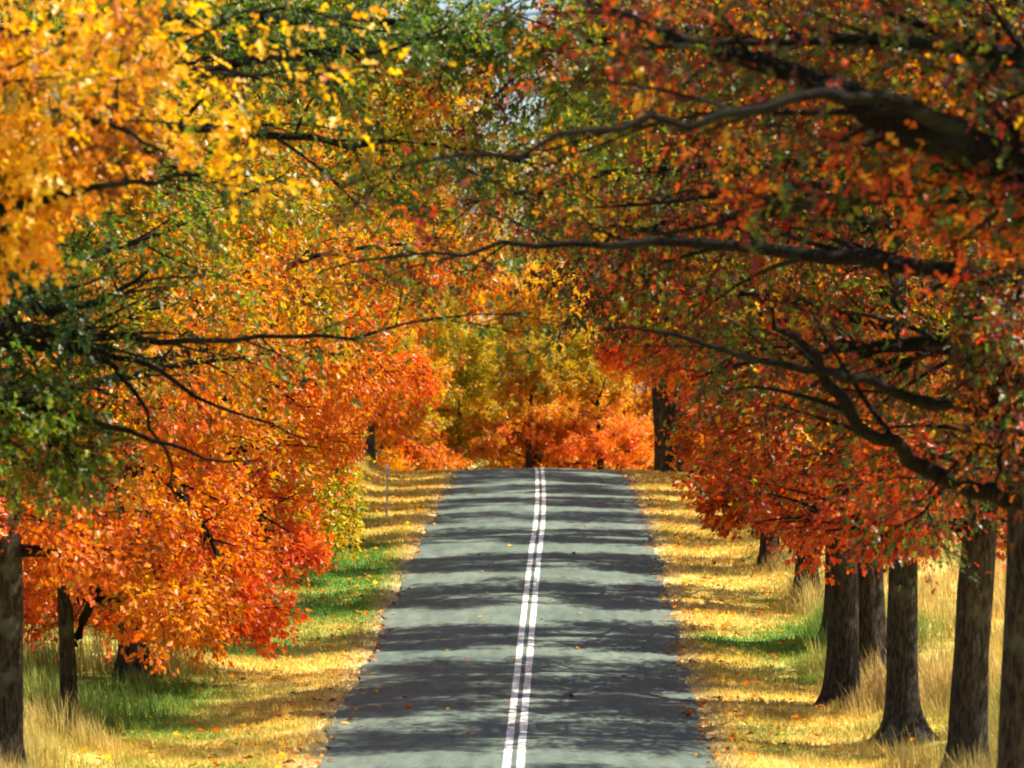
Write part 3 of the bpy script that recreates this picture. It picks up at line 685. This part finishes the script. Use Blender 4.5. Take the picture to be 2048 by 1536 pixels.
def tall_h(u, y, x, r):
    cl = np.clip(.30 + .9 * vnoise(x, y, .7, 41) + .3 * vnoise(x, y, 2.6, 43), .0, 1) ** .8
    au = np.abs(u)
    z1 = smooth(np.where(u > 0, 5.3, 5.6), np.where(u > 0, 6.6, 7.4), au) * (.45 + .6 * (.5 + .5 * vnoise(x, y, 3.5, 44)))
    z1 = np.where((u > 0), z1 * 1.2, z1 * 1.1)
    return z1 * cl * r.uniform(.55, 1.15, len(u))
v, q, t3, c = blades(330000, 52, 172, side_u(5.2, 16), tall_h, lambda h, y: .006 + .00012 * y + .006 * h, 5, .3)
tag(new_mesh('grass', v, q, t3, mat=GM, attrs={'gcol': ('C', c)}), 'long dry straw coloured grass under the trees on both sides', 'grass', kind='stuff')
def short_h(u, y, x, r):
    au = np.abs(u)
    e = smooth(HALF - .30, HALF + .35, au + .28 * vnoise(x, y, .45, 77) + .15 * vnoise(x, y, 1.9, 79))
    return e * (.05 + .09 * (.5 + .5 * vnoise(x, y, .5, 61))) * r.uniform(.5, 1.3, len(u)) * (1 - .5 * smooth(6, 8, au))
v, q, t3, c = blades(230000, 54, 162, side_u(HALF - .3, 8.5), short_h, lambda h, y: .010 + .00016 * y, 6, .5)
tag(new_mesh('short_grass', v, q, t3, mat=GM, attrs={'gcol': ('C', c)}), 'short dry and green grass of the verges beside the asphalt', 'grass', kind='stuff')

def litter(n, seed):
    r = np.random.default_rng(seed)
    y = r.uniform(54, 150, n); u = np.where(r.random(n) < .5, -1, 1) * (3.0 + np.abs(r.normal(0, 2.6, n)))
    m = r.random(n) < .012; u[m] = r.uniform(-3.2, 3.2, m.sum())
    k = vnoise(u, y, 1.3, 88) + r.normal(0, .5, n) > .15; k |= m; y, u = y[k], u[k]; n = len(y)
    x = u + cxf(y); z = ground(x, y) + .03 + np.where(np.abs(u) < HALF, 0, r.uniform(0, .09, n))
    P = np.stack([x, y, z], -1)
    a = r.uniform(0, 6.283, n); d = np.stack([np.cos(a), np.sin(a), r.normal(0, .25, n)], -1); s = np.stack([-np.sin(a), np.cos(a), r.normal(0, .35, n)], -1)
    L = r.uniform(.05, .10, (n, 1)); up = np.array([0, 0, .02])
    v = np.stack([P - d * L, P + s * L * .55 + up, P + d * L, P - s * L * .55 + up], 1).reshape(-1, 3)
    cols = np.array([GOLD, ORA, RORA, BRN, (.5, .24, .07)])[r.integers(0, 5, n)]
    return v, np.arange(n)[:, None] * 4 + np.arange(4), np.repeat(cols, 4, 0)
v, q, c = litter(6500, 9)
tag(new_mesh('fallen_leaves', v, q, mat=attr_mat('dead_leaf', 'gcol', .25), attrs={'gcol': ('C', c)}), 'fallen orange and brown leaves scattered over verges and road', 'fallen leaves', kind='stuff')

# ------------------------------------------------------------------ small things
import bmesh
def bm_obj(name, bm, mat, parent=None, smooth_=False):
    me = bpy.data.meshes.new(name); bm.to_mesh(me); bm.free(); me.materials.append(mat)
    if smooth_:
        for p in me.polygons: p.use_smooth = True
    o = bpy.data.objects.new(name, me); COL.objects.link(o); o.parent = parent
    return o
STEEL = plain_mat('galvanised_steel', (.42, .43, .43), .5, .3); WHITE = plain_mat('white_post_paint', (.75, .75, .72), .5)
def steel_post(off, d, H, label, tilt):
    root = bpy.data.objects.new('marker_post', None); COL.objects.link(root); root.location = base_of(off, d); root.rotation_euler = (0, tilt, .2)
    bm = bmesh.new()                                     # Y-shaped steel picket: three thin flanges
    for k_ in range(3):
        a = k_ * 2.0944; m = bmesh.ops.create_cube(bm, size=1)['verts']
        for v_ in m:
            x0, y0, z0 = v_.co.x * .034 + .019, v_.co.y * .008, (v_.co.z + .5) * (H + .3) - .3
            v_.co = (x0 * math.cos(a) - y0 * math.sin(a), x0 * math.sin(a) + y0 * math.cos(a), z0)
    bm_obj('post', bm, STEEL, root)
    bm = bmesh.new(); m = bmesh.ops.create_cube(bm, size=1)['verts']
    for v_ in m: v_.co = (v_.co.x * .075, v_.co.y * .03 - .04, v_.co.z * .16 + H - .10)
    bmesh.ops.bevel(bm, geom=bm.edges[:], offset=.008, segments=2, affect='EDGES')
    bm_obj('marker_plate', bm, WHITE, root)
    return tag(root, label, 'post')
steel_post(-4.75, 119, 1.75, 'tall thin grey steel post on the left verge below the crest', .01)
steel_post(5.15, 121, 1.0, 'short thin post at the edge of the red leaves on the right verge', -.02)
steel_post(-6.9, 152, .55, 'tiny pale post stub in dry grass on top of the left bank', .03)

def blue_marker():
    u, d = 1.03, 75.0; x = float(cxf(d)) + u
    root = bpy.data.objects.new('pavement_marker', None); COL.objects.link(root)
    root.location = (x, d, float(ground(np.array([x]), np.array([d]))[0]) + .012)
    bm = bmesh.new(); vs = []
    for (s, z) in ((.062, 0), (.056, .012), (.036, .026)):
        vs.append([bm.verts.new((s * cx_, s * cy_, z)) for cx_, cy_ in ((-1, -1), (1, -1), (1, 1), (-1, 1))])
    for a, b_ in zip(vs, vs[1:]):
        for i in range(4): bm.faces.new((a[i], a[(i+1) % 4], b_[(i+1) % 4], b_[i]))
    bm.faces.new(vs[-1]); bm.faces.new(vs[0][::-1])
    bm_obj('body', bm, plain_mat('marker_body', (.05, .09, .30), .5), root)
    bm = bmesh.new()
    q_ = [bm.verts.new(p) for p in ((-.045, -.058, .012), (.045, -.058, .012), (.034, -.041, .024), (-.034, -.041, .024))]
    q2 = [bm.verts.new((v_.co.x, v_.co.y - .006, v_.co.z + .004)) for v_ in q_]
    bm.faces.new(q2); 
    for i in range(4): bm.faces.new((q_[i], q_[(i+1) % 4], q2[(i+1) % 4], q2[i]))
    bm_obj('reflector', bm, plain_mat('blue_reflector', (.02, .10, .55), .15), root)
    tag(root, 'small blue reflective marker stuck on the asphalt right of the double line', 'road marker')
blue_marker()

def stone():
    r = np.random.default_rng(3); bm = bmesh.new(); bmesh.ops.create_icosphere(bm, subdivisions=3, radius=1)
    for v_ in bm.verts:
        p = np.array(v_.co); s = 1 + .16 * math.sin(p[0]*4+1) * math.cos(p[1]*3) + .07 * math.sin(p[2]*9 + p[0]*6)
        v_.co = (p[0]*.13*s, p[1]*.09*s, p[2]*.055*s)
    o = bm_obj('stone', bm, plain_mat('pale_stone', (.72, .70, .66), .8), None, True)
    x, y = (2008 - 1024) / F * 67.5, 67.5
    o.location = (x, y, float(ground(np.array([x]), np.array([y]))[0]) + .10)
    tag(o, 'small white stone lying in dry grass near the right edge', 'stone')
stone()
